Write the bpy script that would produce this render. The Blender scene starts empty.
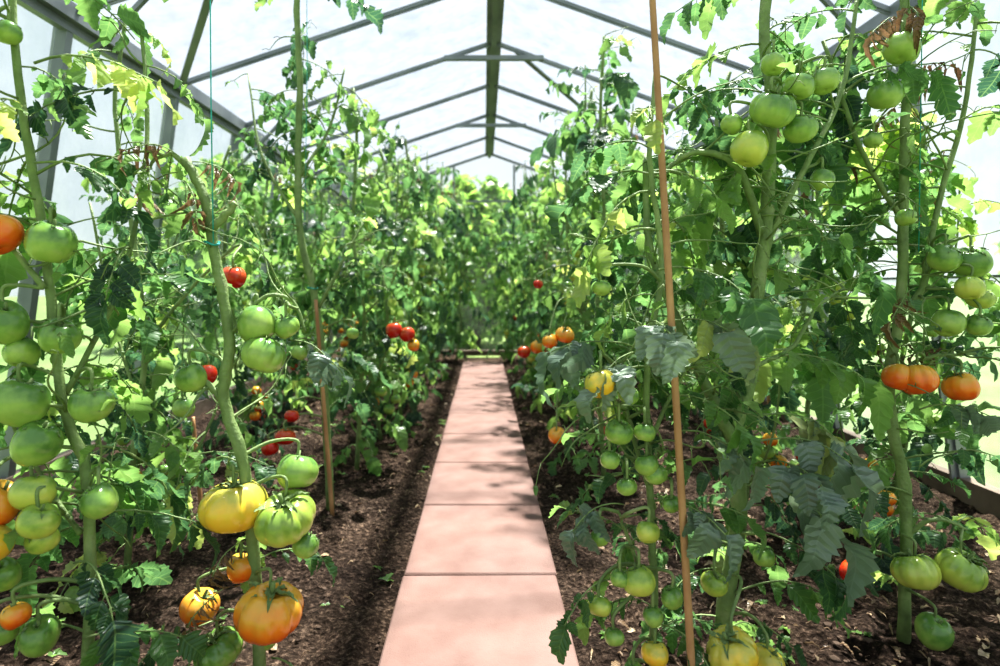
import bpy, math, random
import numpy as np
from mathutils import Vector, noise, Matrix

R = random.Random(7)
scene = bpy.context.scene
COL = scene.collection
UP = Vector((0, 0, 1))

# ------------------------------------------------------------------ materials
def new_mat(name):
    m = bpy.data.materials.new(name); m.use_nodes = True
    nt = m.node_tree
    for n in list(nt.nodes): nt.nodes.remove(n)
    out = nt.nodes.new('ShaderNodeOutputMaterial')
    return m, nt, out

def N(nt, typ, **kw):
    n = nt.nodes.new(typ)
    for k, v in kw.items():
        if k in n.inputs: n.inputs[k].default_value = v
        else: setattr(n, k, v)
    return n

def ramp(nt, fac, stops):
    r = nt.nodes.new('ShaderNodeValToRGB')
    els = r.color_ramp.elements
    while len(els) < len(stops): els.new(0.5)
    for e, (p, c) in zip(els, stops):
        e.position = p; e.color = (c[0], c[1], c[2], 1)
    nt.links.new(fac, r.inputs[0])
    return r

def simple_mat(name, stops, scale=8, rough=.6, metal=0, bump=.2, bscale=60, dist=.01, spec=.5):
    m, nt, out = new_mat(name)
    tc = N(nt, 'ShaderNodeTexCoord')
    no = N(nt, 'ShaderNodeTexNoise', Scale=scale, Detail=6.0)
    nt.links.new(tc.outputs['Object'], no.inputs['Vector'])
    r = ramp(nt, no.outputs['Fac'], stops)
    b = N(nt, 'ShaderNodeBsdfPrincipled', Roughness=rough, Metallic=metal)
    b.inputs['Specular IOR Level'].default_value = spec
    nt.links.new(r.outputs[0], b.inputs['Base Color'])
    n2 = N(nt, 'ShaderNodeTexNoise', Scale=bscale, Detail=5.0)
    nt.links.new(tc.outputs['Object'], n2.inputs['Vector'])
    bu = N(nt, 'ShaderNodeBump', Strength=bump, Distance=dist)
    nt.links.new(n2.outputs['Fac'], bu.inputs['Height'])
    nt.links.new(bu.outputs[0], b.inputs['Normal'])
    nt.links.new(b.outputs[0], out.inputs[0])
    return m

def leaf_mat(name, dark, mid, light, trans=.4, yellow=(.40, .45, .13), tv=2.6, rough=.38, hue=.483, spec=.55):
    m, nt, out = new_mat(name)
    at = N(nt, 'ShaderNodeAttribute', attribute_name='tint')
    r = ramp(nt, at.outputs['Fac'], [(0, dark), (.42, mid), (.86, light), (.99, yellow)])
    uv = N(nt, 'ShaderNodeUVMap')
    sep = N(nt, 'ShaderNodeSeparateXYZ')
    nt.links.new(uv.outputs[0], sep.inputs[0])
    def math_(op, a, b=None, bv=None):
        n = N(nt, 'ShaderNodeMath', operation=op)
        if hasattr(a, 'is_linked'): nt.links.new(a, n.inputs[0])
        else: n.inputs[0].default_value = a
        if b is not None: nt.links.new(b, n.inputs[1])
        if bv is not None: n.inputs[1].default_value = bv
        return n.outputs[0]
    u = math_('ABSOLUTE', math_('SUBTRACT', sep.outputs[0], bv=.5))
    w = math_('SUBTRACT', math_('MULTIPLY', sep.outputs[1], bv=7.0), math_('MULTIPLY', u, bv=3.2))
    fr = math_('ABSOLUTE', math_('SUBTRACT', math_('FRACT', w), bv=.5))
    lat = math_('LESS_THAN', fr, bv=.05)
    mid_ = math_('LESS_THAN', u, bv=.02)
    vein = math_('MAXIMUM', lat, mid_)
    mx = N(nt, 'ShaderNodeMixRGB', blend_type='MIX')
    mx.inputs[2].default_value = (light[0]*1.2, light[1]*1.15, light[2]*1.4, 1)
    nt.links.new(math_('MULTIPLY', vein, bv=.3), mx.inputs[0])
    nt.links.new(r.outputs[0], mx.inputs[1])
    b = N(nt, 'ShaderNodeBsdfPrincipled', Roughness=rough)
    b.inputs['Specular IOR Level'].default_value = spec
    nt.links.new(mx.outputs[0], b.inputs['Base Color'])
    bu = N(nt, 'ShaderNodeBump', Strength=.7, Distance=.005)
    nt.links.new(fr, bu.inputs['Height'])
    nt.links.new(bu.outputs[0], b.inputs['Normal'])
    t = N(nt, 'ShaderNodeBsdfTranslucent')
    hs = N(nt, 'ShaderNodeHueSaturation', Saturation=1.0, Value=tv, Hue=hue)
    nt.links.new(mx.outputs[0], hs.inputs['Color'])
    nt.links.new(hs.outputs[0], t.inputs['Color'])
    ms = N(nt, 'ShaderNodeMixShader'); ms.inputs[0].default_value = trans
    nt.links.new(b.outputs[0], ms.inputs[1]); nt.links.new(t.outputs[0], ms.inputs[2])
    nt.links.new(ms.outputs[0], out.inputs[0])
    return m

M_LEAF = leaf_mat('tomato_leaf', (.021, .053, .034), (.060, .146, .046), (.155, .275, .066), trans=.44)
M_GREY = leaf_mat('tomato_leaf_greygreen', (.09, .14, .10), (.12, .18, .125), (.17, .24, .15), trans=.28, rough=.36, spec=1.0, tv=2.0)
M_SHRUB = leaf_mat('shrub_leaf', (.045, .11, .022), (.11, .245, .045), (.25, .41, .085), trans=.5, tv=2.2)
M_STEM = simple_mat('stem_green', [(.3, (.12, .175, .06)), (.55, (.20, .285, .10)), (.8, (.30, .35, .17))], 18, .6, bump=.4, bscale=120)
M_DRY = leaf_mat('dry_leaf', (.08, .045, .02), (.14, .085, .04), (.24, .16, .08), trans=.15, yellow=(.3, .22, .1))
M_LITTER = leaf_mat('dry_litter', (.14, .09, .05), (.26, .18, .10), (.42, .32, .20), trans=.1, yellow=(.45, .35, .2))
M_STAKE = simple_mat('bamboo_wood', [(.3, (.34, .17, .075)), (.7, (.54, .31, .15))], 9, .55, bump=.25, bscale=50)
M_WOOD = simple_mat('weathered_sill', [(.3, (.08, .06, .045)), (.7, (.24, .18, .14))], 5, .8, bump=.4, bscale=30)
M_ALU = simple_mat('grey_aluminium', [(.3, (.16, .18, .19)), (.7, (.27, .29, .30))], 4, .45, metal=.3, bump=.05)
M_TWINE = simple_mat('teal_twine', [(.3, (.02, .30, .28)), (.7, (.05, .45, .40))], 80, .7)
M_SLAB = simple_mat('red_concrete', [(.25, (.158, .096, .080)), (.5, (.198, .127, .107)), (.8, (.240, .160, .137))], 7, .88, bump=.7, bscale=260, dist=.003, spec=.2)
M_CLOD = simple_mat('soil_clod', [(.3, (.036, .026, .020)), (.6, (.115, .082, .062)), (.8, (.29, .21, .155))], 3, .95, bump=.6, bscale=60, spec=.1)
M_GRASS = simple_mat('lawn_grass', [(.3, (.10, .16, .05)), (.7, (.20, .27, .10))], .8, .9, bump=.6, bscale=40, spec=.1)

def soil_mat():
    m, nt, out = new_mat('garden_soil')
    tc = N(nt, 'ShaderNodeTexCoord')
    a = N(nt, 'ShaderNodeTexNoise', Scale=2.2, Detail=4.0)
    b_ = N(nt, 'ShaderNodeTexNoise', Scale=52.0, Detail=8.0, Roughness=.76)
    v = N(nt, 'ShaderNodeTexVoronoi', Scale=62.0)
    for n in (a, b_, v): nt.links.new(tc.outputs['Object'], n.inputs['Vector'])
    r1 = ramp(nt, b_.outputs['Fac'], [(.34, (.014, .0105, .008)), (.52, (.066, .047, .036)), (.67, (.28, .205, .155))])
    r2 = ramp(nt, a.outputs['Fac'], [(.35, (.5, .47, .46)), (.65, (1.3, 1.24, 1.16))])
    mx = N(nt, 'ShaderNodeMixRGB', blend_type='MULTIPLY'); mx.inputs[0].default_value = 1
    nt.links.new(r1.outputs[0], mx.inputs[1]); nt.links.new(r2.outputs[0], mx.inputs[2])
    p = N(nt, 'ShaderNodeBsdfPrincipled', Roughness=.95)
    p.inputs['Specular IOR Level'].default_value = .08
    nt.links.new(mx.outputs[0], p.inputs['Base Color'])
    ad = N(nt, 'ShaderNodeMath', operation='ADD')
    nt.links.new(b_.outputs['Fac'], ad.inputs[0]); nt.links.new(v.outputs['Distance'], ad.inputs[1])
    bu = N(nt, 'ShaderNodeBump', Strength=1.0, Distance=.024)
    nt.links.new(ad.outputs[0], bu.inputs['Height']); nt.links.new(bu.outputs[0], p.inputs['Normal'])
    nt.links.new(p.outputs[0], out.inputs[0])
    return m
M_SOIL = soil_mat()

def glass_mat(name, lo, hi_, tint=(.93, .97, 1), sc=2.2, trc=(.96, .98, .97), trd=None):
    m, nt, out = new_mat(name)
    tc = N(nt, 'ShaderNodeTexCoord')
    a = N(nt, 'ShaderNodeTexNoise', Scale=sc, Detail=9.0, Roughness=.7)
    nt.links.new(tc.outputs['Object'], a.inputs['Vector'])
    mr = N(nt, 'ShaderNodeMapRange')
    mr.inputs['From Min'].default_value = .35; mr.inputs['From Max'].default_value = .65
    mr.inputs['To Min'].default_value = lo; mr.inputs['To Max'].default_value = hi_
    nt.links.new(a.outputs['Fac'], mr.inputs['Value'])
    tr = N(nt, 'ShaderNodeBsdfTransparent'); tr.inputs[0].default_value = (*trc, 1)
    if trd:
        b = N(nt, 'ShaderNodeTexNoise', Scale=2.4, Detail=8.0, Roughness=.68)
        nt.links.new(tc.outputs['Object'], b.inputs['Vector'])
        rr = ramp(nt, b.outputs['Fac'], [(.38, trd), (.62, trc)])
        nt.links.new(rr.outputs[0], tr.inputs[0])
    tl = N(nt, 'ShaderNodeBsdfTranslucent'); tl.inputs[0].default_value = (*tint, 1)
    gl = N(nt, 'ShaderNodeBsdfGlossy'); gl.inputs['Roughness'].default_value = .08
    m1 = N(nt, 'ShaderNodeMixShader'); m1.inputs[0].default_value = .10
    nt.links.new(tl.outputs[0], m1.inputs[1]); nt.links.new(gl.outputs[0], m1.inputs[2])
    m2 = N(nt, 'ShaderNodeMixShader')
    nt.links.new(mr.outputs[0], m2.inputs[0])
    nt.links.new(tr.outputs[0], m2.inputs[1]); nt.links.new(m1.outputs[0], m2.inputs[2])
    nt.links.new(m2.outputs[0], out.inputs[0])
    return m
M_ROOF = glass_mat('hazy_roof_glass', .0, .07, (.88, .92, 1), 7.0, (.96, .97, .99), (.86, .90, .95))
M_WALLG = glass_mat('condensation_glass', .05, .24, trc=(.93, .97, .96), trd=(.78, .84, .85))
M_ENDG = glass_mat('clearer_end_glass', .0, .05)

def tomato_mat(name, bottom, mid, top, rough=.2, k=1.2):
    m, nt, out = new_mat(name)
    tc = N(nt, 'ShaderNodeTexCoord')
    sep = N(nt, 'ShaderNodeSeparateXYZ'); nt.links.new(tc.outputs['Generated'], sep.inputs[0])
    no = N(nt, 'ShaderNodeTexNoise', Scale=3.2, Detail=6.0)
    nt.links.new(tc.outputs['Object'], no.inputs['Vector'])
    ma = N(nt, 'ShaderNodeMath', operation='MULTIPLY_ADD')
    nt.links.new(no.outputs['Fac'], ma.inputs[0]); ma.inputs[1].default_value = k
    nt.links.new(sep.outputs[2], ma.inputs[2])
    sb = N(nt, 'ShaderNodeMath', operation='SUBTRACT'); sb.inputs[1].default_value = k/2
    nt.links.new(ma.outputs[0], sb.inputs[0])
    r = ramp(nt, sb.outputs[0], [(.1, bottom), (.5, mid), (.9, top)])
    p = N(nt, 'ShaderNodeBsdfPrincipled', Roughness=rough)
    p.inputs['Subsurface Weight'].default_value = .06
    p.inputs['Subsurface Radius'].default_value = (.6, .5, .2)
    p.inputs['Subsurface Scale'].default_value = .012
    p.inputs['Coat Weight'].default_value = .2
    nt.links.new(r.outputs[0], p.inputs['Base Color'])
    nt.links.new(p.outputs[0], out.inputs[0])
    return m
TM = {
 'green': tomato_mat('tomato_green', (.36, .49, .12), (.25, .40, .085), (.11, .23, .05)),
 'pale': tomato_mat('tomato_pale', (.56, .58, .12), (.44, .53, .10), (.22, .34, .06)),
 'yellow': tomato_mat('tomato_yellow', (.88, .48, .04), (.82, .56, .06), (.50, .46, .08)),
 'orange': tomato_mat('tomato_orange', (.82, .12, .012), (.85, .25, .02), (.70, .38, .05), k=.8),
 'red': tomato_mat('tomato_red', (.50, .012, .006), (.58, .025, .01), (.55, .09, .02)),
}

# ------------------------------------------------------------------ mesh helpers
class MB:
    def __init__(s): s.v = []; s.n = 0; s.f = []; s.uv = []; s.t = []; s.m = []
    def add(s, V, F, UVs, tint, mat=0):
        s.v.append(V); s.uv.append(UVs); s.t.append(np.full(len(V), tint))
        n = s.n
        s.f.extend([tuple(i+n for i in f) for f in F]); s.m.extend([mat]*len(F))
        s.n += len(V)
    def mesh(s, name, mats, smooth=True):
        me = bpy.data.meshes.new(name)
        V = np.concatenate(s.v)
        me.from_pydata(V.tolist(), [], s.f)
        li = np.empty(len(me.loops), dtype=np.int32); me.loops.foreach_get('vertex_index', li)
        uvl = me.uv_layers.new(name='UVMap')
        uvl.data.foreach_set('uv', np.concatenate(s.uv)[li].astype(np.float32).ravel())
        a = me.attributes.new('tint', 'FLOAT', 'POINT')
        a.data.foreach_set('value', np.concatenate(s.t).astype(np.float32))
        for m in mats: me.materials.append(m)
        me.polygons.foreach_set('material_index', np.array(s.m, dtype=np.int32))
        me.polygons.foreach_set('use_smooth', np.full(len(me.polygons), smooth))
        me.update()
        return me

def catmull(P, sub=5):
    P = [Vector(p) for p in P]
    if len(P) < 3: return P
    Q = [P[0]*2-P[1]] + P + [P[-1]*2-P[-2]]
    o = []
    for i in range(1, len(Q)-2):
        a, b, c, d = Q[i-1:i+3]
        for k in range(sub):
            t = k/sub
            o.append(.5*((2*b)+(c-a)*t+(2*a-5*b+4*c-d)*t*t+(3*b-a-3*c+d)*t*t*t))
    o.append(P[-1]); return o

KR = random.Random(77)
def tube(mb, pts, r0, r1, sides=6, tint=.5, mat=0, knob=0.0):
    n = len(pts); V = []; U = []
    t = (pts[1]-pts[0]).normalized()
    s = t.cross(Vector((0.3, 1, .1))).normalized()
    for i, p in enumerate(pts):
        t = (pts[min(i+1, n-1)]-pts[max(i-1, 0)])
        if t.length < 1e-7: t = UP.copy()
        t.normalize(); s = (s - t*s.dot(t)).normalized(); b = t.cross(s)
        f = i/(n-1); r = r0+(r1-r0)*f
        kb = knob*(1 if i % 7 == 0 else .3*KR.random()) if knob else 0
        ka = KR.uniform(0, 6.28)
        for k in range(sides):
            a = 2*math.pi*k/sides
            rr = r*(1+kb*(.6+.8*max(0, math.cos(a-ka))))
            V.append(p + (s*math.cos(a)+b*math.sin(a))*rr); U.append((k/sides, f))
    F = [(i*sides+k, i*sides+(k+1) % sides, (i+1)*sides+(k+1) % sides, (i+1)*sides+k) for i in range(n-1) for k in range(sides)]
    F.append(tuple(range(sides))[::-1]); F.append(tuple(range((n-1)*sides, n*sides)))
    mb.add(np.array([tuple(v) for v in V]), F, np.array(U), tint, mat)

def leaflet_tpl(n, rng, dead=False, broad=False):
    V = [(0, 0, 0)]; U = [(.5, 0)]
    curl = rng.uniform(.1, .8); fold = rng.uniform(.1, .65); bend = rng.uniform(-.18, .18); wav = rng.uniform(.02, .07)
    if dead: curl = rng.uniform(1.0, 1.6); fold = rng.uniform(1, 1.8)
    if broad: curl = rng.uniform(.3, .9); fold = rng.uniform(.1, .5); wav = rng.uniform(.04, .08); bend = rng.uniform(-.25, .25)
    def yc(t): return t*(1-.25*curl*t*t)
    def zc(t): return -curl*t*t + wav*math.sin(t*8+curl*9)
    wmax = rng.uniform(.27, .39)*(.45 if dead else 1)
    soft = rng.random() < .5
    if broad: wmax = rng.uniform(.32, .42)
    for i in range(1, n):
        t = i/n
        w = wmax*math.sin(math.pi*t**.70)**.75
        hiw, low = ((1.0, 1.08), (.83, .92)) if (broad or soft) else ((1.0, 1.13), (.74, .87))
        if i % 2: w *= rng.uniform(*hiw); sh = .04
        else: w *= rng.uniform(*low); sh = -.01
        cx = bend*t*t
        V.append((cx, yc(t), zc(t))); U.append((.5, t))
        for sg in (-1, 1):
            ww = w*rng.uniform(.87, 1.1)
            V.append((cx+sg*ww, yc(t)+sh, zc(t)+ww*fold+rng.uniform(-.04, .04))); U.append((.5+sg*w/wmax*.45, t))
    V.append((bend, yc(1), zc(1))); U.append((.5, 1))
    F = [(0, 1, 2), (0, 3, 1)]
    for i in range(1, n-1):
        a = 1+(i-1)*3; b = a+3
        F += [(a, b, b+1, a+1), (a, a+2, b+2, b)]
    a = 1+(n-2)*3; e = len(V)-1
    F += [(a, e, a+1), (a, a+2, e)]
    return np.array(V, float), F, np.array(U, float)
rt = random.Random(3)
TPL_HI = [leaflet_tpl(12, rt) for _ in range(16)]
TPL_LO = [leaflet_tpl(6, rt) for _ in range(12)]
TPL_DEAD = [leaflet_tpl(8, rt, True) for _ in range(5)]
TPL_BROAD = [leaflet_tpl(14, rt, broad=True) for _ in range(12)]

def put_leaflet(mb, tpl, o, Y, Nn, size, tint, mat=0, wid=1.0):
    V, F, U = tpl
    Y = Y.normalized(); X = Y.cross(Nn)
    if X.length < 1e-4: X = Vector((1, 0, 0))
    X.normalize(); Z = X.cross(Y)
    Mx = np.array([tuple(X*size*wid), tuple(Y*size), tuple(Z*size)])
    mb.add(V@Mx + np.array(tuple(o)), F, U, tint, mat)

def jit(rng, a): return Vector((rng.uniform(-a, a), rng.uniform(-a, a), rng.uniform(-a, a)))

def compound_leaf(mb, o, d, L, rng, hi=True, tint=None, sag=.16, mat=0, stemmat=1, wilt=0.0, big=1.0):
    if tint is None:
        tint = min(.86, max(.0, rng.gauss(.45, .28)))
        if rng.random() < .01: tint = .95
    if mat == 2: big *= .65
    T = d.normalized(); p = Vector(o); P = [p.copy()]; D = [T.copy()]
    for i in range(8):
        T = (T + Vector((0, 0, -sag)) + jit(rng, .13)).normalized()
        p = p + T*(L/8); P.append(p.copy()); D.append(T.copy())
    tube(mb, P if hi else P[::2], .0042*L/.35, .0014, 5 if hi else 3, .5, stemmat)
    tpls = TPL_DEAD if mat == 2 else TPL_BROAD if mat == 3 else (TPL_HI if hi else TPL_LO)
    def place(i, sg, size):
        T = D[i]; S = T.cross(UP)
        if S.length < .05: S = Vector((1, 0, 0))
        S.normalize(); Nn = S.cross(T).normalized()
        dn = rng.uniform(.05, .5)+wilt
        if sg == 0: Y = T + jit(rng, .2) + Vector((0, 0, -.1-wilt))
        else: Y = S*sg*rng.uniform(.7, 1) + T*rng.uniform(.3, .8) + Vector((0, 0, -dn))
        q = P[i]
        if sg and hi and size > .15:
            st = Y.normalized()*L*.05; tube(mb, [q, q+st*.5, q+st], .0014, .0012, 3, .5, stemmat); q = q+st
        tj = .2 if mat == 3 else .1
        put_leaflet(mb, rng.choice(tpls), q, Y, Nn+jit(rng, .7 if mat == 3 else .5), big*size*L*rng.uniform(.75, 1.25), max(0, min(.97, tint+rng.uniform(-tj, tj))), mat)
    place(8, 0, .42)
    if mat == 3:
        for i, s in ((6, .34), (4, .30)):
            for sg in (-1, 1): place(i, sg, s)
        for sg in (-1, 1): place(5, sg, .13)
        return
    for i, s in ((7, .23), (6, .31), (4, .31), (3, .18)):
        for sg in (-1, 1):
            if rng.random() < .88: place(i, sg, s)
    if hi:
        for sg in (-1, 1): place(5, sg, .11)
        for sg in (-1, 1):
            if rng.random() < .6: place(2, sg, .09)

def twig(mb, o, d, L, rng, sides=5, r=.003, mat=0, lmb=None, hi=True):
    T = d.normalized(); p = Vector(o); P = [p.copy()]
    w = jit(rng, .25)
    for i in range(10):
        if i % 4 == 0: w = jit(rng, .3)+Vector((0, 0, rng.uniform(-.2, .12)))
        T = (T+w*.6).normalized(); p = p+T*L/10; P.append(p.copy())
    tube(mb, P, r, r*.4, sides, .5, mat)
    for k in (5, 7, 9, 10):
        if rng.random() < .6:
            q = P[k]; e = q+jit(rng, .03)-UP*.015
            tube(mb, [q, q.lerp(e, .5)+UP*.006, e], r*.5, r*.4, 3, .5, mat)
            if lmb is not None and rng.random() < .6:
                put_leaflet(lmb, rng.choice(TPL_LO), e, jit(rng, 1), UP+jit(rng, .5), rng.uniform(.02, .055), rng.uniform(.3, .85), 0)

def along(pts, t):
    f = t*(len(pts)-1); i = min(int(f), len(pts)-2); return pts[i].lerp(pts[i+1], f-i)

def tomato_mesh(name, lobes, flat, rng, mat):
    nu, nv = 56, 24; V = []; F = []
    ph = rng.uniform(0, 6); am = 0.10 if lobes > 6 else (.05 if lobes > 4 else .012)
    ws = [rng.uniform(.5, 1.2) for _ in range(lobes)]
    for j in range(nv+1):
        th = math.pi*j/nv
        for i in range(nu):
            a = 2*math.pi*i/nu
            wl = ws[int((lobes*(a+ph)/(2*math.pi)+.5)) % lobes]
            rib = 1 - am*wl*(abs(math.cos(lobes*(a+ph)/2)))**6*(math.sin(th)**.5)*(1.6-1.1*j/nv)
            rib *= 1+.05*math.sin(a*2+ph)+.03*math.sin(a*3+2*ph)
            r = .5*rib*math.sin(th)**.86
            z = .5*flat*math.cos(th)*(1+.06*math.sin(a+ph))
            z -= .13*math.exp(-(math.sin(th)/.28)**2)*(1 if j < nv/2 else -.4)
            V.append((r*math.cos(a), r*math.sin(a), z))
    for j in range(nv):
        for i in range(nu):
            F.append((j*nu+i, (j+1)*nu+i, (j+1)*nu+(i+1) % nu, j*nu+(i+1) % nu))
    me = bpy.data.meshes.new(name); me.from_pydata(V, [], F)
    me.polygons.foreach_set('use_smooth', np.full(len(F), True)); me.materials.append(mat); me.update()
    return me
SHAPES = {'rib': (9, .80), 'lob': (6, .87), 'round': (3, .96)}
_tc = {}
def get_tomato(shape, colr):
    k = (shape, colr)
    if k not in _tc: _tc[k] = tomato_mesh('tomato_'+shape+'_'+colr, *SHAPES[shape], R, TM[colr])
    return _tc[k]
def calyx_mesh():
    mb = MB(); r = random.Random(5)
    for i in range(6):
        a = i*math.pi/3+r.uniform(-.15, .15)
        d = Vector((math.cos(a), math.sin(a), .3))
        put_leaflet(mb, TPL_HI[i % 8], Vector((0, 0, .30)), d, UP, r.uniform(.36, .48), .6, 0, .35)
    tube(mb, [Vector((0, 0, .27)), Vector((.01, 0, .39)), Vector((.03, 0, .51))], .045, .035, 6, .5, 0)
    return mb.mesh('calyx', [M_STEM])
CALYX = calyx_mesh()

def obj(name, me, parent=None, loc=None, **props):
    o = bpy.data.objects.new(name, me); COL.objects.link(o)
    if parent: o.parent = parent
    if loc is not None: o.location = loc
    for k, v in props.items(): o[k] = v
    return o

def add_tomato(root, loc, d, colr, shape=None, rng=R, calyx=True):
    if shape is None: shape = 'rib' if d > .10 else rng.choice(['lob', 'round'])
    t = obj('tomato', get_tomato(shape, colr), root, loc)
    s = d*.98
    t.scale = (s*rng.uniform(.96, 1.03), s*rng.uniform(.96, 1.03), s*rng.uniform(.94, 1.06))
    t.rotation_euler = (rng.uniform(-.45, .45), rng.uniform(-.45, .45), rng.uniform(0, 6.28))
    t['label'] = {'green': 'unripe green tomato', 'pale': 'pale green tomato starting to ripen', 'yellow': 'yellow ripening ribbed tomato',
                  'orange': 'orange ripening tomato', 'red': 'ripe red tomato'}[colr]
    if calyx: obj('calyx', CALYX, t)
    return t

def new_root(name, base, label, cat, group=None):
    e = bpy.data.objects.new(name, None); e.empty_display_size = .1; e.location = base; COL.objects.link(e)
    e['label'] = label; e['category'] = cat
    if group: e['group'] = group
    return e

def build_plant(base, stems, fruits, label, seed, hi=True, extra=(), dry=0, group=None, twigs=14, open_z=(9, 9), expose=0.0):
    """open_z: band where leaves have been pruned on the path side; expose: how often leaves hiding the plant's own fruit were pruned"""
    rng = random.Random(seed); B = Vector(base)
    smb = MB(); lmb = MB(); allp = []
    fr = [Vector(f[:3])-B for f in fruits]
    for pts, r0, r1, zones in stems:
        c = catmull([Vector(p)-B for p in pts], 6)
        for q in c[1:-1]: q += jit(rng, .002)
        tube(smb, c, r0, r1, 12 if hi else 6, .5, 0, .13); allp += c
        ang = rng.uniform(0, 6.28)
        for (t0, t1, cnt, L) in zones:
            for k in range(cnt):
                t = t0+(t1-t0)*(k+rng.random())/cnt
                ang += 2.4+rng.uniform(-.5, .5)
                o = along(c, t); dy = math.sin(ang)
                if open_z[0] < o.z < open_z[1] and dy < .35 and rng.random() < .85: dy = abs(dy)*.8+.15
                d = Vector((math.cos(ang), dy, rng.uniform(.0, .9)))
                LL = L*rng.uniform(.65, 1.2)
                if expose:
                    hid = False
                    for s in (.45, .8, 1.1):
                        q = o+d.normalized()*LL*s-UP*.12*s*s*LL/.25
                        if any(abs(q.x-f.x) < .09 and abs(q.z-f.z) < .10 and q.y < f.y+.05 for f in fr): hid = True
                    if hid and rng.random() < expose: continue
                m = 2 if rng.random() < dry else 0
                compound_leaf(lmb, o, d, LL, rng, hi, mat=m, sag=rng.uniform(.08, .28), wilt=rng.choice((0, 0, .5)))
    hiP = [q for q in allp if q.z > .5]
    for k in range(twigs):
        q = rng.choice(hiP); a = rng.uniform(0, 6.28)
        twig(smb, q, Vector((math.cos(a), math.sin(a), rng.uniform(-.2, .9))), rng.uniform(.12, .30), rng, 5, rng.uniform(.0022, .0038), 0, lmb)
    for e in extra:
        o, d, L, tint = e[:4]
        compound_leaf(lmb, Vector(o)-B, Vector(d), L, rng, True, tint, .16, wilt=.45, big=e[4] if len(e) > 4 else 1.0, mat=e[5] if len(e) > 5 else 0)
    for (x, y, z, d, c) in fruits:
        p = Vector((x, y, z))-B; top = p+Vector((0, 0, .42*d))
        cand = [q for q in allp if q.z > top.z-.02] or allp
        q = min(cand, key=lambda q: (q-top).length)
        mid = q.lerp(top, .5)+Vector((rng.uniform(-.02, .02), rng.uniform(-.02, .02), .3*(q-top).length*.5+.01))
        tube(smb, catmull([q, mid, top+Vector((0, 0, .03)), top-Vector((0, 0, .01))], 5), .0045, .0032, 6)
    root = new_root('tomato_plant', B, label, 'plant', group)
    obj('stem', smb.mesh('stem', [M_STEM]), root)
    obj('foliage', lmb.mesh('foliage', [M_LEAF, M_STEM, M_DRY, M_GREY]), root, kind='stuff')
    for (x, y, z, d, c) in fruits:
        add_tomato(root, Vector((x, y, z))-B, d, c, rng=rng)
    return root

# ------------------------------------------------------------------ near plants
build_plant((-.83, 1.22, 0),
 [([(-.83, 1.22, 0), (-.80, 1.22, .35), (-.81, 1.22, .62), (-.86, 1.22, .78), (-.89, 1.22, 1.08), (-.94, 1.22, 1.38), (-.96, 1.22, 1.7), (-.93, 1.25, 1.95)], .012, .006, [(.05, .5, 13, .24), (.5, 1, 13, .26)]),
  ([(-.86, 1.23, .78), (-.78, 1.28, 1.0), (-.76, 1.35, 1.3), (-.80, 1.4, 1.62)], .006, .004, [(.2, 1, 5, .24)]),
  ([(-.88, 1.2, 1.0), (-.98, 1.2, 1.15), (-1.1, 1.25, 1.45)], .006, .004, [(.2, 1, 6, .26)]),
  ([(-.82, 1.22, .5), (-.93, 1.25, .62), (-.98, 1.2, .8)], .005, .003, [(.2, 1, 5, .22)])],
 [(-.948, 1.17, 1.106, .082, 'orange'), (-.852, 1.18, 1.09, .088, 'green'), (-.938, 1.17, .932, .090, 'green'), (-.828, 1.17, .906, .076, 'green'),
  (-.918, 1.19, .872, .068, 'green'), (-.898, 1.16, .78, .098, 'green'), (-.772, 1.18, .772, .082, 'green'), (-.864, 1.16, .702, .092, 'green'),
  (-.935, 1.15, .586, .088, 'orange'), (-.928, 1.12, .52, .090, 'yellow'), (-.858, 1.14, .612, .074, 'pale'), (-.832, 1.12, .565, .070, 'pale'),
  (-.758, 1.18, .58, .072, 'green'), (-.854, 1.16, .515, .060, 'pale'), (-.948, 1.18, .436, .068, 'green'), (-.898, 1.15, .372, .052, 'orange'),
  (-.952, 1.18, .326, .064, 'green'), (-.874, 1.18, .316, .074, 'green'), (-.952, 1.2, 1.51, .05, 'green')],
 'tall tomato plant loaded with clusters of unripe green tomatoes', 11, twigs=36, open_z=(.2, 1.25), expose=.6,
 extra=[((-.90, 1.2, 1.45), (.6, .1, .3), .26, .9, 1.1), ((-.90, 1.2, 1.25), (.5, .1, .2), .22, .2, 1.1), ((-.82, 1.2, .45), (.5, -.2, .3), .2, .1, 1.1), ((-.95, 1.2, 1.55), (.1, -.2, .3), .22, .8, 1.1), ((-.80, 1.2, .30), (.5, -.1, .3), .2, .4, 1.1)])

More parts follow.
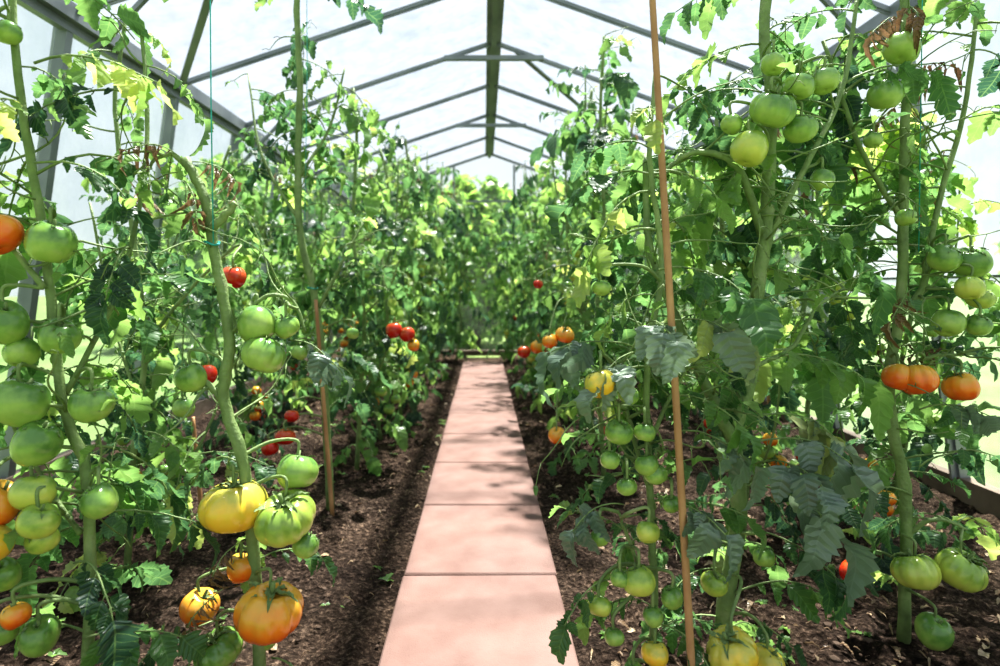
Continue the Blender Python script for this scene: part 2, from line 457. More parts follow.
build_plant((-.50, 1.35, 0),
 [([(-.50, 1.35, 0), (-.515, 1.36, .30), (-.538, 1.35, .59), (-.585, 1.35, .748), (-.572, 1.35, .883), (-.603, 1.35, 1.063), (-.628, 1.35, 1.198), (-.673, 1.35, 1.29)], .0140, .0105, [(.08, .3, 8, .16)]),
  ([(-.59, 1.35, .75), (-.63, 1.35, .79), (-.66, 1.34, .80)], .008, .006, []),
  ([(-.61, 1.34, 1.13), (-.575, 1.34, 1.165), (-.555, 1.34, 1.19)], .010, .007, []),
  ([(-.673, 1.35, 1.277), (-.70, 1.34, 1.30), (-.74, 1.33, 1.27), (-.76, 1.33, 1.2)], .006, .002, [(.2, 1, 3, .10)]),
  ([(-.567, 1.35, .9), (-.50, 1.36, .98), (-.44, 1.38, .97), (-.41, 1.38, .90)], .005, .003, [(.3, 1, 5, .16)])],
 [(-.556, 1.33, .516, .146, 'yellow'), (-.443, 1.34, .487, .138, 'pale'), (-.436, 1.40, .572, .10, 'green'), (-.403, 1.36, .417, .06, 'green'),
  (-.4635, 1.30, .298, .146, 'orange'), (-.59, 1.33, .197, .104, 'green'), (-.639, 1.35, .282, .085, 'orange'), (-.515, 1.36, .917, .09, 'green'),
  (-.493, 1.34, .849, .101, 'green'), (-.452, 1.37, .912, .06, 'green'), (-.55, 1.36, .365, .065, 'orange'), (-.655, 1.34, .80, .075, 'green'), (-.50, 1.38, .20, .06, 'green')],
 'pruned tomato plant with big ribbed yellow and orange tomatoes', 12, dry=.3, twigs=10, expose=.7,
 extra=[((-.59, 1.34, .26), (-.3, -.3, .2), .18, .1), ((-.47, 1.33, .18), (.5, -.4, .2), .18, .15), ((-.55, 1.33, .16), (-.6, -.3, .1), .2, .2), ((-.51, 1.33, .12), (.2, -.5, .1), .2, .3),
        ((-.52, 1.36, .38), (.6, .3, .3), .16, .3), ((-.45, 1.38, .88), (.5, -.1, .0), .16, .3, 1.2, 3), ((-.60, 1.33, .22), (-.2, -.5, .1), .14, .15, 1.2, 3),
        ((-.67, 1.35, 1.28), (.5, 0, .2), .12, .8, 1.7, 2), ((-.68, 1.35, 1.29), (-.3, -.2, .4), .12, .5, 1.7, 2), ((-.69, 1.35, 1.26), (-.5, .1, .1), .13, .8, 1.7, 2), ((-.67, 1.34, 1.24), (.3, -.3, -.1), .12, .6, 1.7, 2),
        ((-.53, 1.33, .44), (-.2, -.4, .1), .10, .6, 1.8, 2), ((-.57, 1.32, .34), (-.4, -.4, .0), .10, .8, 1.8, 2), ((-.52, 1.31, .22), (-.2, -.5, -.1), .10, .6, 1.8, 2)])

build_plant((-.69, 2.7, 0),
 [([(-.69, 2.7, 0), (-.7155, 2.7, .496), (-.76, 2.7, .946), (-.828, 2.7, 1.261), (-.837, 2.7, 1.62), (-.828, 2.7, 1.936), (-.84, 2.7, 2.3), (-.80, 2.75, 2.5)], .018, .012, [(.12, .5, 12, .26), (.5, 1, 13, .28)]),
  ([(-.75, 2.7, .9), (-.62, 2.7, 1.15), (-.55, 2.75, 1.3)], .008, .004, [(.2, 1, 7, .25)]),
  ([(-.83, 2.7, 1.3), (-1.0, 2.7, 1.6), (-1.1, 2.8, 2.0)], .008, .004, [(.2, 1, 6, .27)]),
  ([(-.83, 2.7, 1.5), (-.72, 2.8, 1.75), (-.66, 2.85, 2.05)], .008, .004, [(.3, 1, 6, .26)])],
 [(-.846, 2.55, .367, .085, 'red'), (-.91, 2.55, .32, .075, 'red'), (-.825, 2.58, .45, .065, 'red'), (-.58, 2.65, .80, .06, 'green'), (-.80, 2.6, .72, .07, 'green')],
 'tall staked tomato plant with a few ripe red tomatoes low down', 13, twigs=38, open_z=(.5, 2.4))

build_plant((-1.22, 2.05, 0),
 [([(-1.22, 2.05, 0), (-1.20, 2.05, .4), (-1.16, 2.05, .8), (-1.20, 2.05, 1.2), (-1.26, 2.05, 1.6), (-1.24, 2.08, 1.95)], .012, .006, [(.06, .5, 14, .27), (.5, 1, 7, .26)]),
  ([(-1.16, 2.05, .8), (-1.0, 2.05, 1.0), (-.84, 2.02, 1.14)], .007, .004, [(.2, 1, 3, .2)]),
  ([(-1.18, 2.05, .6), (-1.3, 2.1, .9), (-1.38, 2.1, 1.3)], .006, .004, [(.2, 1, 7, .26)]),
  ([(-1.2, 2.05, .25), (-1.0, 2.05, .42), (-.92, 2.1, .62)], .006, .004, [(.1, 1, 9, .26)])],
 [(-.785, 1.88, 1.035, .08, 'red'), (-.90, 1.95, .72, .07, 'red'), (-1.0, 2.0, .60, .07, 'green'), (-1.17, 2.0, .62, .07, 'green')],
 'slender tomato plant with one small ripe red tomato', 14, twigs=26, open_z=(.6, 1.6), expose=.95)

build_plant((-.70, 3.3, 0),
 [([(-.70, 3.3, 0), (-.68, 3.3, .4), (-.66, 3.3, .85), (-.72, 3.3, 1.3), (-.70, 3.3, 1.8), (-.72, 3.3, 2.1)], .013, .007, [(.04, .5, 20, .27), (.5, 1, 13, .28)]),
  ([(-.66, 3.3, .85), (-.52, 3.28, 1.0), (-.46, 3.25, 1.15)], .007, .004, [(.2, 1, 6, .25)]),
  ([(-.68, 3.3, .4), (-.55, 3.25, .6), (-.50, 3.2, .8)], .007, .004, [(.2, 1, 8, .25)])],
 [(-.47, 3.13, .78, .09, 'red'), (-.40, 3.13, .76, .085, 'red'), (-.37, 3.15, .70, .07, 'orange'), (-.55, 3.2, .45, .07, 'green')],
 'leafy tomato plant with a red tomato cluster facing the path', 15, twigs=14, expose=.6)

build_plant((.59, 1.5, 0),
 [([(.59, 1.5, 0), (.603, 1.5, .22), (.638, 1.5, .42), (.628, 1.5, .63), (.668, 1.5, .795), (.683, 1.5, .995), (.705, 1.5, 1.145), (.712, 1.5, 1.295), (.72, 1.5, 1.47), (.70, 1.5, 1.645), (.72, 1.5, 1.9)], .0205, .012, [(.03, .2, 8, .2), (.62, 1, 15, .28)]),
  ([(.628, 1.49, .60), (.575, 1.48, .70), (.53, 1.48, .80), (.47, 1.5, .95), (.42, 1.53, 1.12), (.42, 1.56, 1.35)], .016, .007, [(.45, 1, 10, .25)]),
  ([(.695, 1.5, 1.13), (.64, 1.48, 1.27), (.58, 1.48, 1.33), (.50, 1.5, 1.33), (.44, 1.5, 1.27)], .011, .005, [(.4, 1, 8, .24)]),
  ([(.70, 1.5, 1.1), (.80, 1.5, 1.3), (.92, 1.55, 1.5), (1.0, 1.6, 1.8)], .008, .005, [(.2, 1, 11, .27)]),
  ([(.67, 1.5, .80), (.78, 1.52, .85), (.86, 1.55, .95), (.96, 1.6, 1.0)], .006, .003, [(.3, 1, 6, .25)])],
 [(.684, 1.42, 1.53, .06, 'green'), (.745, 1.42, 1.478, .072, 'green'), (.672, 1.40, 1.4165, .104, 'green'), (.75, 1.42, 1.378, .076, 'green'),
  (.624, 1.41, 1.328, .088, 'pale'), (.59, 1.43, 1.39, .055, 'green'), (.82, 1.45, 1.50, .07, 'green'), (.520, 1.26, .235, .115, 'yellow'), (.53, 1.38, .32, .060, 'pale'), (.64, 1.36, .150, .085, 'yellow'), (.663, 1.42, .363, .054, 'green'),
  (.66, 1.44, .96, .035, 'green'), (.845, 1.5, 1.27, .06, 'green')],
 'tall tomato plant with thick green stem and curled leaves', 21, twigs=56, open_z=(.3, 2.0), expose=.7,
 extra=[((.645, 1.46, .62), (.6, -.3, .45), .23, .5, 1.45, 3), ((.645, 1.46, .57), (.35, -.5, .4), .20, .3, 1.4, 3), ((.66, 1.47, .68), (.85, -.1, .45), .24, .8, 1.4, 3), ((.64, 1.46, .52), (.7, -.4, .2), .22, .6, 1.4, 3),
        ((.58, 1.5, .30), (-.5, -.2, .2), .18, .3), ((.69, 1.46, .82), (.8, -.2, .5), .24, .6, 1.2), ((.73, 1.46, 1.12), (.7, -.2, .3), .24, .4, 1.2), ((.64, 1.48, .40), (.7, -.2, .2), .24, .2, 1.1), ((.62, 1.48, .25), (.7, -.1, .3), .24, .5, 1.1)])

build_plant((.38, 1.36, 0),
 [([(.38, 1.36, 0), (.385, 1.36, .3), (.375, 1.36, .6), (.37, 1.36, .85), (.41, 1.38, 1.05), (.38, 1.38, 1.3), (.40, 1.4, 1.5)], .009, .005, [(.10, .5, 12, .19), (.5, 1, 10, .22)]),
  ([(.385, 1.36, .5), (.34, 1.36, .66), (.31, 1.36, .78), (.30, 1.38, .84)], .006, .003, [(.2, 1, 5, .17)]),
  ([(.385, 1.36, .3), (.33, 1.34, .42), (.30, 1.34, .5)], .005, .003, [(.3, 1, 5, .17)]),
  ([(.375, 1.36, .65), (.44, 1.34, .8), (.50, 1.34, .86)], .005, .003, [(.2, 1, 5, .2)])],
 [(.245, 1.26, .80, .07, 'yellow'), (.29, 1.29, .69, .06, 'green'), (.35, 1.29, .62, .05, 'green'), (.27, 1.29, .63, .045, 'green'),
  (.31, 1.30, .57, .045, 'green'), (.37, 1.29, .60, .05, 'green'), (.25, 1.30, .46, .04, 'green'), (.33, 1.28, .375, .07, 'pale'), (.25, 1.30, .31, .05, 'pale'),
  (.35, 1.28, .48, .05, 'pale'), (.365, 1.28, .22, .06, 'yellow'), (.28, 1.29, .25, .045, 'green'), (.32, 1.28, .18, .045, 'green'), (.42, 1.32, .86, .045, 'green'), (.40, 1.28, .34, .05, 'green'), (.31, 1.29, .77, .045, 'green'), (.345, 1.29, .69, .045, 'green'), (.26, 1.33, 1.0, .04, 'green'), (.30, 1.28, .11, .05, 'green'),
  (.40, 1.28, .54, .04, 'green'), (.29, 1.28, .38, .04, 'green'), (.36, 1.28, .30, .045, 'green')],
 'bushy tomato plant with small green tomatoes tied to a stake', 22, twigs=26, open_z=(.1, 1.1), expose=.75,
 extra=[((.33, 1.33, .87), (-.6, -.05, .25), .19, .4, 1.5, 3), ((.34, 1.33, .86), (-.45, -.3, .1), .16, .7, 1.5, 3), ((.36, 1.33, .92), (.0, -.5, .3), .17, .6, 1.4, 3), ((.40, 1.33, .92), (.45, -.3, .3), .18, .8, 1.4, 3),
        ((.31, 1.33, .52), (-.6, -.2, .2), .14, .5, 1.4, 3), ((.40, 1.33, .52), (.1, -.4, .3), .17, .6, 1.4, 3), ((.43, 1.34, .68), (.5, -.3, .3), .18, .7, 1.4, 3), ((.39, 1.34, 1.04), (.5, -.3, .2), .22, .4, 1.2), ((.28, 1.32, .36), (-.6, -.2, .1), .15, .3, 1.1), ((.42, 1.34, .76), (.5, -.3, .2), .18, .6, 1.2, 0), ((.38, 1.32, .26), (.3, -.3, .2), .16, .4, 1.2)])

build_plant((1.19, 1.7, 0),
 [([(1.19, 1.7, 0), (1.195, 1.7, .40), (1.158, 1.7, .598), (1.15, 1.7, .768), (1.178, 1.7, .938), (1.19, 1.7, 1.25), (1.193, 1.7, 1.476), (1.2, 1.7, 1.674), (1.18, 1.7, 2.0), (1.2, 1.7, 2.2)], .016, .010, [(.02, .25, 7, .2), (.42, 1, 22, .29)]),
  ([(1.175, 1.7, .93), (1.24, 1.7, 1.0), (1.29, 1.7, 1.25), (1.36, 1.7, 1.5), (1.4, 1.7, 1.8)], .010, .005, [(.3, 1, 14, .28)]),
  ([(1.18, 1.7, 1.2), (1.05, 1.68, 1.4), (.96, 1.7, 1.7)], .008, .005, [(.3, 1, 10, .27)]),
  ([(1.16, 1.7, .72), (1.22, 1.68, .80), (1.36, 1.66, .82)], .007, .004, [(.6, 1, 3, .2)]),
  ([(1.19, 1.7, .3), (1.25, 1.66, .36), (1.32, 1.64, .34)], .007, .004, [(.3, 1, 4, .2)])],
 [(1.115, 1.60, 1.64, .095, 'green'), (1.07, 1.60, 1.516, .085, 'green'), (1.178, 1.63, .75, .105, 'orange'), (1.295, 1.63, .732, .092, 'orange'), (1.13, 1.64, .757, .075, 'orange'), (1.156, 1.61, .239, .12, 'pale'),
  (1.28, 1.61, .244, .125, 'pale'), (1.2, 1.6, .085, .09, 'green'), (1.313, 1.62, 1.07, .095, 'green'), (1.245, 1.62, 1.08, .08, 'green'), (1.253, 1.62, .907, .078, 'green'),
  (1.34, 1.62, .973, .068, 'pale'), (1.14, 1.62, 1.19, .055, 'green'), (1.07, 1.74, .175, .075, 'red'), (1.28, 1.58, 1.0, .07, 'pale'), (1.32, 1.60, .90, .06, 'green'), (1.05, 1.62, 1.40, .05, 'green')],
 'tomato plant near the glass wall with orange and green tomatoes', 23, dry=.05, twigs=56, open_z=(.1, 2.1), expose=.75,
 extra=[((1.22, 1.68, .66), (.6, -.1, .4), .22, .6, 1.2, 3), ((1.36, 1.68, .9), (.5, .1, .2), .24, .6, 1.2), ((1.2, 1.68, .42), (-.6, .1, .4), .24, .2, 1.1), ((1.22, 1.68, .50), (.6, .0, .4), .24, .2, 1.1),
        ((1.15, 1.66, 1.74), (-.5, -.3, .2), .16, .7, 1.8, 2), ((1.17, 1.66, 1.76), (-.2, -.5, .2), .16, .5, 1.8, 2), ((1.19, 1.66, 1.0), (-.6, -.3, -.1), .14, .6, 1.7, 2)])

build_plant((.62, 3.1, 0),
 [([(.62, 3.1, 0), (.60, 3.1, .4), (.58, 3.1, .85), (.62, 3.1, 1.3), (.60, 3.1, 1.8), (.62, 3.1, 2.3)], .013, .007, [(.05, .5, 16, .27), (.5, 1, 18, .28)]),
  ([(.58, 3.1, .75), (.48, 3.05, .9), (.42, 3.0, 1.0)], .007, .004, [(.2, 1, 7, .24)]),
  ([(.60, 3.1, .45), (.46, 3.05, .6), (.38, 3.0, .62)], .007, .004, [(.2, 1, 7, .23)])],
 [(.38, 2.82, .78, .09, 'orange'), (.31, 2.82, .75, .08, 'orange'), (.345, 2.85, .30, .085, 'orange'), (.27, 3.0, 1.02, .05, 'red')],
 'leafy tomato plant with orange tomatoes hanging over the path', 24, twigs=20, expose=.9)

build_plant((.60, 4.4, 0),
 [([(.60, 4.4, 0), (.60, 4.4, .4), (.56, 4.4, .85), (.62, 4.4, 1.3), (.60, 4.4, 1.8), (.62, 4.4, 2.3)], .013, .007, [(.05, .5, 18, .27), (.5, 1, 16, .28)]),
  ([(.58, 4.4, .5), (.42, 4.35, .66), (.34, 4.3, .68)], .007, .004, [(.2, 1, 4, .2)]),
  ([(.58, 4.4, .8), (.46, 4.4, 1.1), (.42, 4.4, 1.4)], .007, .004, [(.2, 1, 7, .25)])],
 [(.275, 4.15, .56, .10, 'red'), (.37, 4.15, .59, .10, 'orange')],
 'leafy tomato plant with a red and orange cluster beside the path', 25, twigs=12, expose=.95)

# ------------------------------------------------------------------ row plants (variants, copied)
def variant(seed, H, density=1.0):
    rng = random.Random(seed); smb = MB(); lmb = MB(); fruits = []
    P = []; x = y = 0; z = 0
    while z < H:
        P.append(Vector((x, y, z))); z += .22; x += rng.uniform(-.06, .06); y += rng.uniform(-.06, .06)
    c = catmull(P, 4); tube(smb, c, .014, .009, 7, .5, 0, .12)
    def leaves(c, t0, t1, cnt, L):
        a = rng.uniform(0, 6)
        for k in range(cnt):
            t = t0+(t1-t0)*(k+rng.random())/cnt; a += 2.4+rng.uniform(-.4, .4)
            tn = min(.86, max(0, rng.gauss(.30+.22*along(c, t).z/H, .27)))
            compound_leaf(lmb, along(c, t), Vector((math.cos(a), math.sin(a), rng.uniform(0, .9))), L*rng.uniform(.55, 1.3), rng, False, tint=tn, sag=rng.uniform(.08, .3),
                          mat=2 if rng.random() < .02 else 0, wilt=rng.choice((0, 0, .4)))
    leaves(c, .03, .45, int(19*density), .27); leaves(c, .45, 1, int(13*density), .28)
    for s in range(6):
        t = rng.uniform(.10, .8); q = along(c, t); a = rng.uniform(0, 6.28)
        d = Vector((math.cos(a), math.sin(a), 0))
        b = catmull([q, q+d*.12+UP*.15, q+d*.2+UP*.38, q+d*.22+UP*min(H+.1-q.z, rng.uniform(.5, .8))], 4)
        tube(smb, b, .007, .004, 5); leaves(b, .15, 1, int(6*density), .27)
    for k in range(28):
        q = along(c, rng.uniform(.15, 1)); a = rng.uniform(0, 6.28)
        twig(smb, q, Vector((math.cos(a), math.sin(a), rng.uniform(-.1, .6))), rng.uniform(.15, .35), rng, 4, .003, 0, lmb)
    for s in range(5):
        t = rng.uniform(.14, .62); q = along(c, t); a = rng.uniform(0, 6.28)
        d = Vector((math.cos(a), math.sin(a), 0)); r = rng.random()
        colr = 'red' if (r < .15 and t < .4) else 'orange' if (r < .35 and t < .45) else 'pale' if r < .5 else 'green'
        for k in range(rng.randint(2, 4)):
            p = q+d*rng.uniform(.09, .16)+Vector((rng.uniform(-.05, .05), rng.uniform(-.05, .05), -.05-.065*k))
            dd = rng.uniform(.055, .085); fruits.append((p, dd, colr if rng.random() < .7 else 'green', rng.uniform(0, 6)))
            top = p+Vector((0, 0, dd*.42)); tube(smb, catmull([q, q.lerp(top, .6)+UP*.03, top], 4), .004, .003, 4)
    return smb.mesh('row_stem', [M_STEM]), lmb.mesh('row_foliage', [M_LEAF, M_STEM, M_DRY]), fruits
HZ = [2.2, 2.3, 2.1, 2.4, 2.0, 2.25]
VAR = [variant(100+i, h) for i, h in enumerate(HZ)]
def row_plant(x, y, H, vi, rot):
    sm, lm, fr = VAR[vi]; s = H/HZ[vi]
    label = 'leafy tomato plant in the row beside the path' if abs(x) < 1.1 else 'leafy tomato plant in the row along the glass wall'
    e = new_root('tomato_plant', (x, y, 0), label, 'plant', 'tomato plants growing in rows')
    e.rotation_euler = (0, 0, rot); e.scale = (min(s, 1.08), min(s, 1.08), s)
    obj('stem', sm, e); obj('foliage', lm, e, kind='stuff')
    for p, d, c, rz in fr:
        if p.z < d*.5+.02: continue
        t = obj('tomato', get_tomato('round' if d < .075 else 'lob', c), e, p); t.scale = (d, d, d); t.rotation_euler = (0, 0, rz)
        if y < 4.5: obj('calyx', CALYX, t)
rows = []
for i, y in enumerate([3.95, 4.6, 5.25, 5.9, 6.55, 7.2, 7.9]):
    rows.append((-.68+.05*math.sin(i*2.1), y, [2.15, 2.2, 2.2, 2.25, 2.3, 2.3, 2.3][i]))
for i, y in enumerate([2.6, 3.4, 4.2, 5.0, 5.8, 6.6, 7.4, 8.1]):
    rows.append((-1.48+.06*math.sin(i*1.7), y, [1.65, 1.85, 1.95, 2.0, 2.0, 2.05, 2.05, 2.05][i]))
for i, y in enumerate([2.35, 3.75, 5.05, 5.7, 6.3, 7.0, 7.7]):
    rows.append(((.98 if i == 0 else .68)+.05*math.sin(i*2.3), y, [1.9, 2.25, 2.35, 2.35, 2.35, 2.3, 2.3][i]))
for i, y in enumerate([2.2, 2.9, 3.7, 4.5, 5.3, 6.1, 6.9, 7.6, 8.3]):
    rows.append((1.50+.05*math.sin(i*1.9), y, [1.65, 1.85, 1.95, 2.0, 2.0, 2.0, 2.05, 2.05, 2.05][i]))
rows += [(-.38, 8.35, 2.4), (.42, 8.3, 2.4)]
for i, (x, y, H) in enumerate(rows):
    row_plant(x, y, H, (i*5+i//6) % 6, R.uniform(0, 6.28))

# ------------------------------------------------------------------ stakes and twine
def stake(p, q, r, label):
    mb = MB(); p = Vector(p); q = Vector(q); n = 12
    pts = [p.lerp(q, i/n) for i in range(n+1)]
    tube(mb, pts, r*1.1, r*.85, 10, .5, 0, .03)
    o = obj('bamboo_stake', mb.mesh('bamboo_stake', [M_STAKE])); o['label'] = label; o['category'] = 'stake'; o['group'] = 'plant stakes'
stake((.443, 1.24, -.02), (.329, 1.24, 1.92), .0075, 'tall orange-brown stake beside the bushy tomato plant')
stake((-.66, 2.62, -.02), (-.735, 2.62, .95), .009, 'short orange-brown stake supporting a tomato plant')
stake((-1.27, 2.7, -.02), (-1.31, 2.7, .42), .009, 'short wooden stake stuck in the soil')
stake((1.33, 2.75, -.02), (1.30, 2.75, .6), .009, 'wooden stake in the soil near the glass wall')
def twine(pts, label):
    mb = MB(); tube(mb, [Vector(p) for p in pts], .0015, .0015, 5)
    o = obj('twine', mb.mesh('twine', [M_TWINE])); o['label'] = label; o['category'] = 'string'; o['group'] = 'support twine'
twine([(-.60, 1.33, 1.10), (-.605, 1.33, 1.4), (-.61, 1.33, 2.0), (-.60, 1.35, 2.75)], 'teal twine tied to a tomato stem and the roof')
twine([(-.80, 2.68, 1.3), (-.79, 2.68, 2.0), (-.80, 2.7, 2.67)], 'teal twine running up to the roof frame')
twine([(1.21, 1.67, 1.1), (1.22, 1.67, 1.8), (1.2, 1.7, 2.52)], 'teal twine holding the plant beside the glass wall')
def tie(c, r, label):
    mb = MB(); c = Vector(c)
    tube(mb, [c+Vector((math.cos(a)*r, math.sin(a)*r, .004*math.sin(a*2))) for a in [i*math.pi/8 for i in range(17)]], .0025, .0025, 5)
    o = obj('plant_tie', mb.mesh('plant_tie', [M_TWINE])); o['label'] = label; o['category'] = 'string'
tie((-.612, 1.35, 1.10), .016, 'teal string tie looped around a bare tomato stem')
tie((-.772, 2.7, 1.0), .022, 'teal string tie around a staked stem')

# ------------------------------------------------------------------ ground, path
def soil():
    nx, ny = 230, 400; x0, x1, y0, y1 = -2.35, 2.35, .2, 9.0
    V = []
    for j in range(ny+1):
        y = y0+(y1-y0)*(j/ny)
        for i in range(nx+1):
            x = x0+(x1-x0)*i/nx
            p = Vector((x, y, 0))
            h = .030*noise.noise(p*2.2)+.022*noise.noise(p*7)+.024*noise.noise(p*16)+.020*abs(noise.noise(p*30))
            xx = abs(x+.012)
            e = min(1, max(0, (xx-.258)/.07))
            h = h*e - .010*(1-e) - .002
            if xx < .245: h = -.04
            V.append((x, y, h))
    w = nx+1
    F = [(j*w+i, j*w+i+1, (j+1)*w+i+1, (j+1)*w+i) for j in range(ny) for i in range(nx)]
    me = bpy.data.meshes.new('floor'); me.from_pydata(V, [], F); me.materials.append(M_SOIL)
    me.polygons.foreach_set('use_smooth', np.full(len(F), True)); me.update()
    obj('floor', me, kind='structure')
soil()

LS = .657
def slab_mesh():
    w, l, h, b = .2605, LS/2-.0045, .025, .005
    V = []
    for (dx, dy, z) in [(0, 0, -h), (0, 0, h-b), (b, b, h)]:
        V += [(-w+dx, -l+dy, z), (w-dx, -l+dy, z), (w-dx, l-dy, z), (-w+dx, l-dy, z)]
    F = [(3, 2, 1, 0), (8, 9, 10, 11)]
    for k in (0, 4):
        F += [(k+i, k+(i+1) % 4, k+4+(i+1) % 4, k+4+i) for i in range(4)]
    me = bpy.data.meshes.new('paving_slab'); me.from_pydata(V, [], F); me.materials.append(M_SLAB); me.update(); return me
SL = slab_mesh()
for i in range(12):
    y = 2.045-LS*2.5+LS*i
    if y+.33 > 8.0: break
    o = obj('paving_slab', SL, None, (-.012+R.uniform(-.003, .003), y, 0), label='square reddish-pink concrete paving slab in the path', category='paving slab', group='paving slabs of the path')
    o.rotation_euler = (R.uniform(-.003, .003), R.uniform(-.003, .003), R.uniform(-.005, .005))

def scatter_clods():
    import bmesh
    bm = bmesh.new(); bmesh.ops.create_icosphere(bm, subdivisions=1, radius=1)
    bv = np.array([tuple(v.co) for v in bm.verts]); bf = [tuple(v.index for v in f.verts) for f in bm.faces]; bm.free()
    r = random.Random(9); mb = MB()
    for i in range(8000):
        y = .9+8*r.random()**1.9; x = r.uniform(.285, 2.15)*r.choice((-1, 1))
        s = r.uniform(.002, .007)*(1 if r.random() < .9 else 2)
        k = bv*np.array([s*r.uniform(.8, 1.4), s*r.uniform(.8, 1.4), s*r.uniform(.5, .9)])
        k = k*(1+np.array([[r.uniform(-.25, .25)] for _ in bv]))
        mb.add(k+np.array([x, y, s*.2+.004]), bf, np.zeros((len(bv), 2)), .5)
    o = obj('soil_clods', mb.mesh('soil_clods', [M_CLOD], False), kind='stuff'); o['label'] = 'crumbly brown clods of dry soil scattered over the beds'; o['category'] = 'soil'
    mb = MB()
    for i in range(2200):
        y = 1.0+6*r.random()**1.4; x = r.uniform(.29, 2.0)*r.choice((-1, 1, 1))
        a = r.uniform(0, 6.28)
        put_leaflet(mb, r.choice(TPL_LO), Vector((x, y, .014)), Vector((math.cos(a), math.sin(a), .1)), UP+jit(r, .5), r.uniform(.015, .05), r.random(), 0, r.choice((.12, .2, .8)))
    o = obj('fallen_leaves', mb.mesh('fallen_leaves', [M_LITTER]), kind='stuff'); o['label'] = 'dry brown fallen leaf scraps lying on the soil'; o['category'] = 'leaf'
    mb = MB()
    for i in range(150):
        y = 1.2+4*r.random()**1.3; x = r.uniform(.3, 1.7)*r.choice((-1, 1))
        for k in range(r.randint(3, 6)):
            a = r.uniform(0, 6.28)
            put_leaflet(mb, r.choice(TPL_LO), Vector((x, y, .005)), Vector((math.cos(a), math.sin(a), r.uniform(.3, 1.2))), UP, r.uniform(.015, .04), r.uniform(.5, .85), 0, .8)
    o = obj('weed_seedlings', mb.mesh('weed_seedlings', [M_LEAF]), kind='stuff'); o['label'] = 'tiny green weed seedlings sprouting from the soil'; o['category'] = 'weed'
scatter_clods()

# ------------------------------------------------------------------ greenhouse shell
XB, XT, ZE, ZR, RX, YE, YS = 2.27, 1.98, 2.30, 3.0, .08, 9.0, -.15
def beam(p, q, w, h, mat=M_ALU, name=None, fin=True):
    p = Vector(p); q = Vector(q); T = (q-p).normalized(); S = T.cross(UP)
    if S.length < .2: S = Vector((0, 1, 0)) if abs(T.z) > .9 else S
    S.normalize(); Nn = S.cross(T).normalized()
    V = []; F = []
    secs = [(w, h, 0)] + ([(w*.35, h*.6, -h*.75)] if fin else [])
    for (ww, hh, off) in secs:
        k = len(V)
        for e in (p, q):
            for a, b in ((-1, -1), (1, -1), (1, 1), (-1, 1)):
                V.append(tuple(e+S*a*ww/2+Nn*(b*hh/2+off)))
        F += [(k, k+1, k+2, k+3), (k+7, k+6, k+5, k+4)] + [(k+i, k+4+i, k+4+(i+1) % 4, k+(i+1) % 4) for i in range(4)]
    beam.n += 1
    nm = name or 'trim_%d' % beam.n
    me = bpy.data.meshes.new(nm); me.from_pydata(V, [], F); me.materials.append(mat); me.update()
    return obj(nm, me, kind='structure')
beam.n = 0
def sheet(name, quads, mat):
    V = []; F = []
    for q in quads:
        k = len(V); V += q; F.append(tuple(range(k, k+len(q))))
    me = bpy.data.meshes.new(name); me.from_pydata(V, [], F); me.materials.append(mat); me.update()
    return obj(name, me, kind='structure')
FR = [-.15, .85, 1.85, 2.85, 3.85, 4.85, 5.85, 6.85, 7.85, 8.85]
ZO = .03
sheet('wall_left', [[(-XB-ZO, YS, .05), (-XB-ZO, YE, .05), (-XT-ZO, YE, ZE), (-XT-ZO, YS, ZE)]], M_WALLG)
sheet('wall_right', [[(XB+ZO, YS, .05), (XB+ZO, YE, .05), (XT+ZO, YE, ZE), (XT+ZO, YS, ZE)]], M_WALLG)
sheet('wall_far', [[(-XB, YE, .05), (XB, YE, .05), (XT, YE, ZE), (RX, YE, ZR+.04), (-XT, YE, ZE)]], M_ENDG)
sheet('ceiling', [[(-XT-.05, YS, ZE+.03), (RX, YS, ZR+.05), (RX, YE, ZR+.05), (-XT-.05, YE, ZE+.03)],
                  [(RX, YS, ZR+.05), (XT+.05, YS, ZE+.03), (XT+.05, YE, ZE+.03), (RX, YE, ZR+.05)]], M_ROOF)
beam((RX, YS, ZR), (RX, YE, ZR), .12, .05)
for s in (-1, 1):
    beam((s*XT, YS, ZE), (s*XT, YE, ZE), .11, .08)
    for y in FR:
        beam((s*XB, y, .1), (s*XT, y, ZE), .045, .05)
        beam((s*XT, y, ZE), (RX, y, ZR-.01), .020, .024)
    beam((s*(XB-.10), YS, 1.05), (s*(XB-.10), YE, 1.05), .012, .012, fin=False)
for y in (4.85, 6.85):
    beam((RX-.40, y-.02, ZR-.15), (RX+.40, y-.02, ZR-.15), .04, .035, fin=False)
for s in (-1, 1):
    for y in (1.85, 2.85, 4.85, 6.85):
        beam((s*(XT+.03), y, 1.95), (s*(XT-.45), y, ZE+.16), .025, .02, fin=False)
beam((-XT*.98, 3.85, ZE), (-1.25, 2.85, ZE+.26), .04, .015, fin=False)
beam((.25, 4.85, ZR-.08), (1.1, 5.85, ZE+.33), .04, .012, fin=False)
for x in (-1.3, -.45, .45, 1.3):
    beam((x, YE-.02, .1), (x, YE-.02, ZE+(ZR-ZE)*(1-abs(x)/XT)), .03, .03, fin=False)
beam((-XT, YE-.02, ZE), (XT, YE-.02, ZE), .03, .03, fin=False)
def board(name, p, q, w, h):
    beam(p, q, w, h, M_WOOD, name, False)
board('baseboard_left', (-XB, YS, .04), (-XB, YE, .04), .06, .13)
board('baseboard_right', (XB, YS, .04), (XB, YE, .04), .06, .13)
board('baseboard_far', (-XB+.04, YE-.03, .03), (XB-.04, YE-.03, .03), .06, .08)

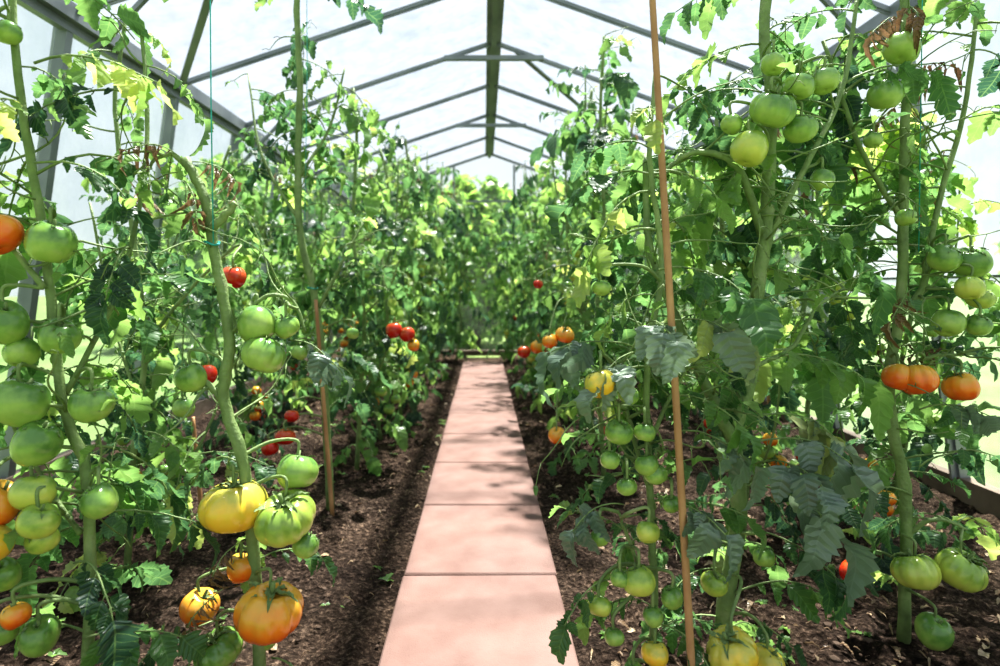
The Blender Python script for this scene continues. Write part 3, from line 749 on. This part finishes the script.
# ------------------------------------------------------------------ outdoors
me = bpy.data.meshes.new('lawn')
me.from_pydata([(-60, -20, -.09), (60, -20, -.09), (60, 90, -.09), (-60, 90, -.09)], [], [(0, 1, 2, 3)]); me.materials.append(M_GRASS)
obj('lawn', me, kind='structure')
def shrub_meshes(seed, H, W, cnt):
    r = random.Random(seed); smb = MB(); lmb = MB()
    for i in range(9):
        a = r.uniform(0, 6.28); d = Vector((math.cos(a), math.sin(a), 0))*W*r.uniform(.3, .7)
        tube(smb, catmull([Vector((0, 0, 0)), d*.3+UP*H*.3, d*.7+UP*H*.6, d+UP*H*r.uniform(.75, .95)], 4), .03, .008, 5)
    for i in range(cnt):
        a = r.uniform(0, 6.28); t = r.random()**.8; z = H*(.08+.92*t)
        rad = W*(math.sin(math.pi*(.2+.75*t))**.6)*r.uniform(.2, 1.0)
        p = Vector((math.cos(a)*rad, math.sin(a)*rad, z+.2*math.sin(a*2)*min(1, z)))
        put_leaflet(lmb, r.choice(TPL_LO), p, jit(r, 1)+Vector((0, 0, -.2)), UP+jit(r, .9), r.uniform(.12, .24), max(0, min(.9, r.gauss(.5, .3))), 0, 1.3)
    return smb.mesh('shrub_stem', [M_WOOD]), lmb.mesh('shrub_foliage', [M_SHRUB])
SV = [shrub_meshes(1, 2.8, 1.2, 2000), shrub_meshes(2, 3.1, 1.2, 2100)]
for i, (x, y, s) in enumerate([(-5.4, 11.4, 1), (-2.7, 11.2, 1.05), (-.1, 11.4, 1.06), (2.7, 11.2, 1.05), (5.4, 11.4, 1.0), (-2.2, 15.6, 1.3), (2.2, 15.6, 1.3), (-6.4, 15, 1.3), (6.4, 15, 1.3),
                               (-7.5, 7.5, 1.0), (-8.0, 4.2, .95), (8.0, 7.5, 1.0), (8.4, 4.4, .9)]):
    e = new_root('shrub', (x, y, -.09), 'dense leafy green shrub growing outside the greenhouse', 'shrub', 'shrubs outside the greenhouse')
    e.rotation_euler = (0, 0, i*1.3); e.scale = (s, s, s)
    a, b = SV[i % 2]; obj('stem', a, e); obj('foliage', b, e, kind='stuff')

# ------------------------------------------------------------------ light, world, camera
w = bpy.data.worlds.new('World'); scene.world = w; w.use_nodes = True
nt = w.node_tree
for n in list(nt.nodes): nt.nodes.remove(n)
out = nt.nodes.new('ShaderNodeOutputWorld'); bg = nt.nodes.new('ShaderNodeBackground')
tc = nt.nodes.new('ShaderNodeTexCoord'); sp = nt.nodes.new('ShaderNodeSeparateXYZ')
nt.links.new(tc.outputs['Generated'], sp.inputs[0])
rp = ramp(nt, sp.outputs[2], [(0, (.84, .90, .90)), (.3, (.80, .87, .95)), (1, (.68, .79, .95))])
nt.links.new(rp.outputs[0], bg.inputs['Color']); bg.inputs['Strength'].default_value = .97
nt.links.new(bg.outputs[0], out.inputs[0])
sd = bpy.data.lights.new('sun', 'SUN'); sd.energy = 15.5; sd.angle = math.radians(2.6); sd.color = (1, .96, .89)
so = obj('sun', sd)
so.rotation_euler = Vector((-.15, -.36, -1)).to_track_quat('-Z', 'Y').to_euler()

cam = bpy.data.cameras.new('camera'); co = obj('camera', cam)
co.location = (0, 0, 1.0); co.rotation_euler = (math.radians(90), 0, 0)
cam.sensor_width = 36; cam.lens = 21.6; cam.shift_x = .016; cam.shift_y = -.045
cam.clip_start = .02; cam.clip_end = 300
cam.dof.use_dof = True; cam.dof.focus_distance = 1.5; cam.dof.aperture_fstop = 2.6
scene.camera = co
scene.view_settings.view_transform = 'Standard'
try: scene.view_settings.look = 'Medium High Contrast'
except Exception as ex: print('look', ex)
scene.view_settings.exposure = 0.0
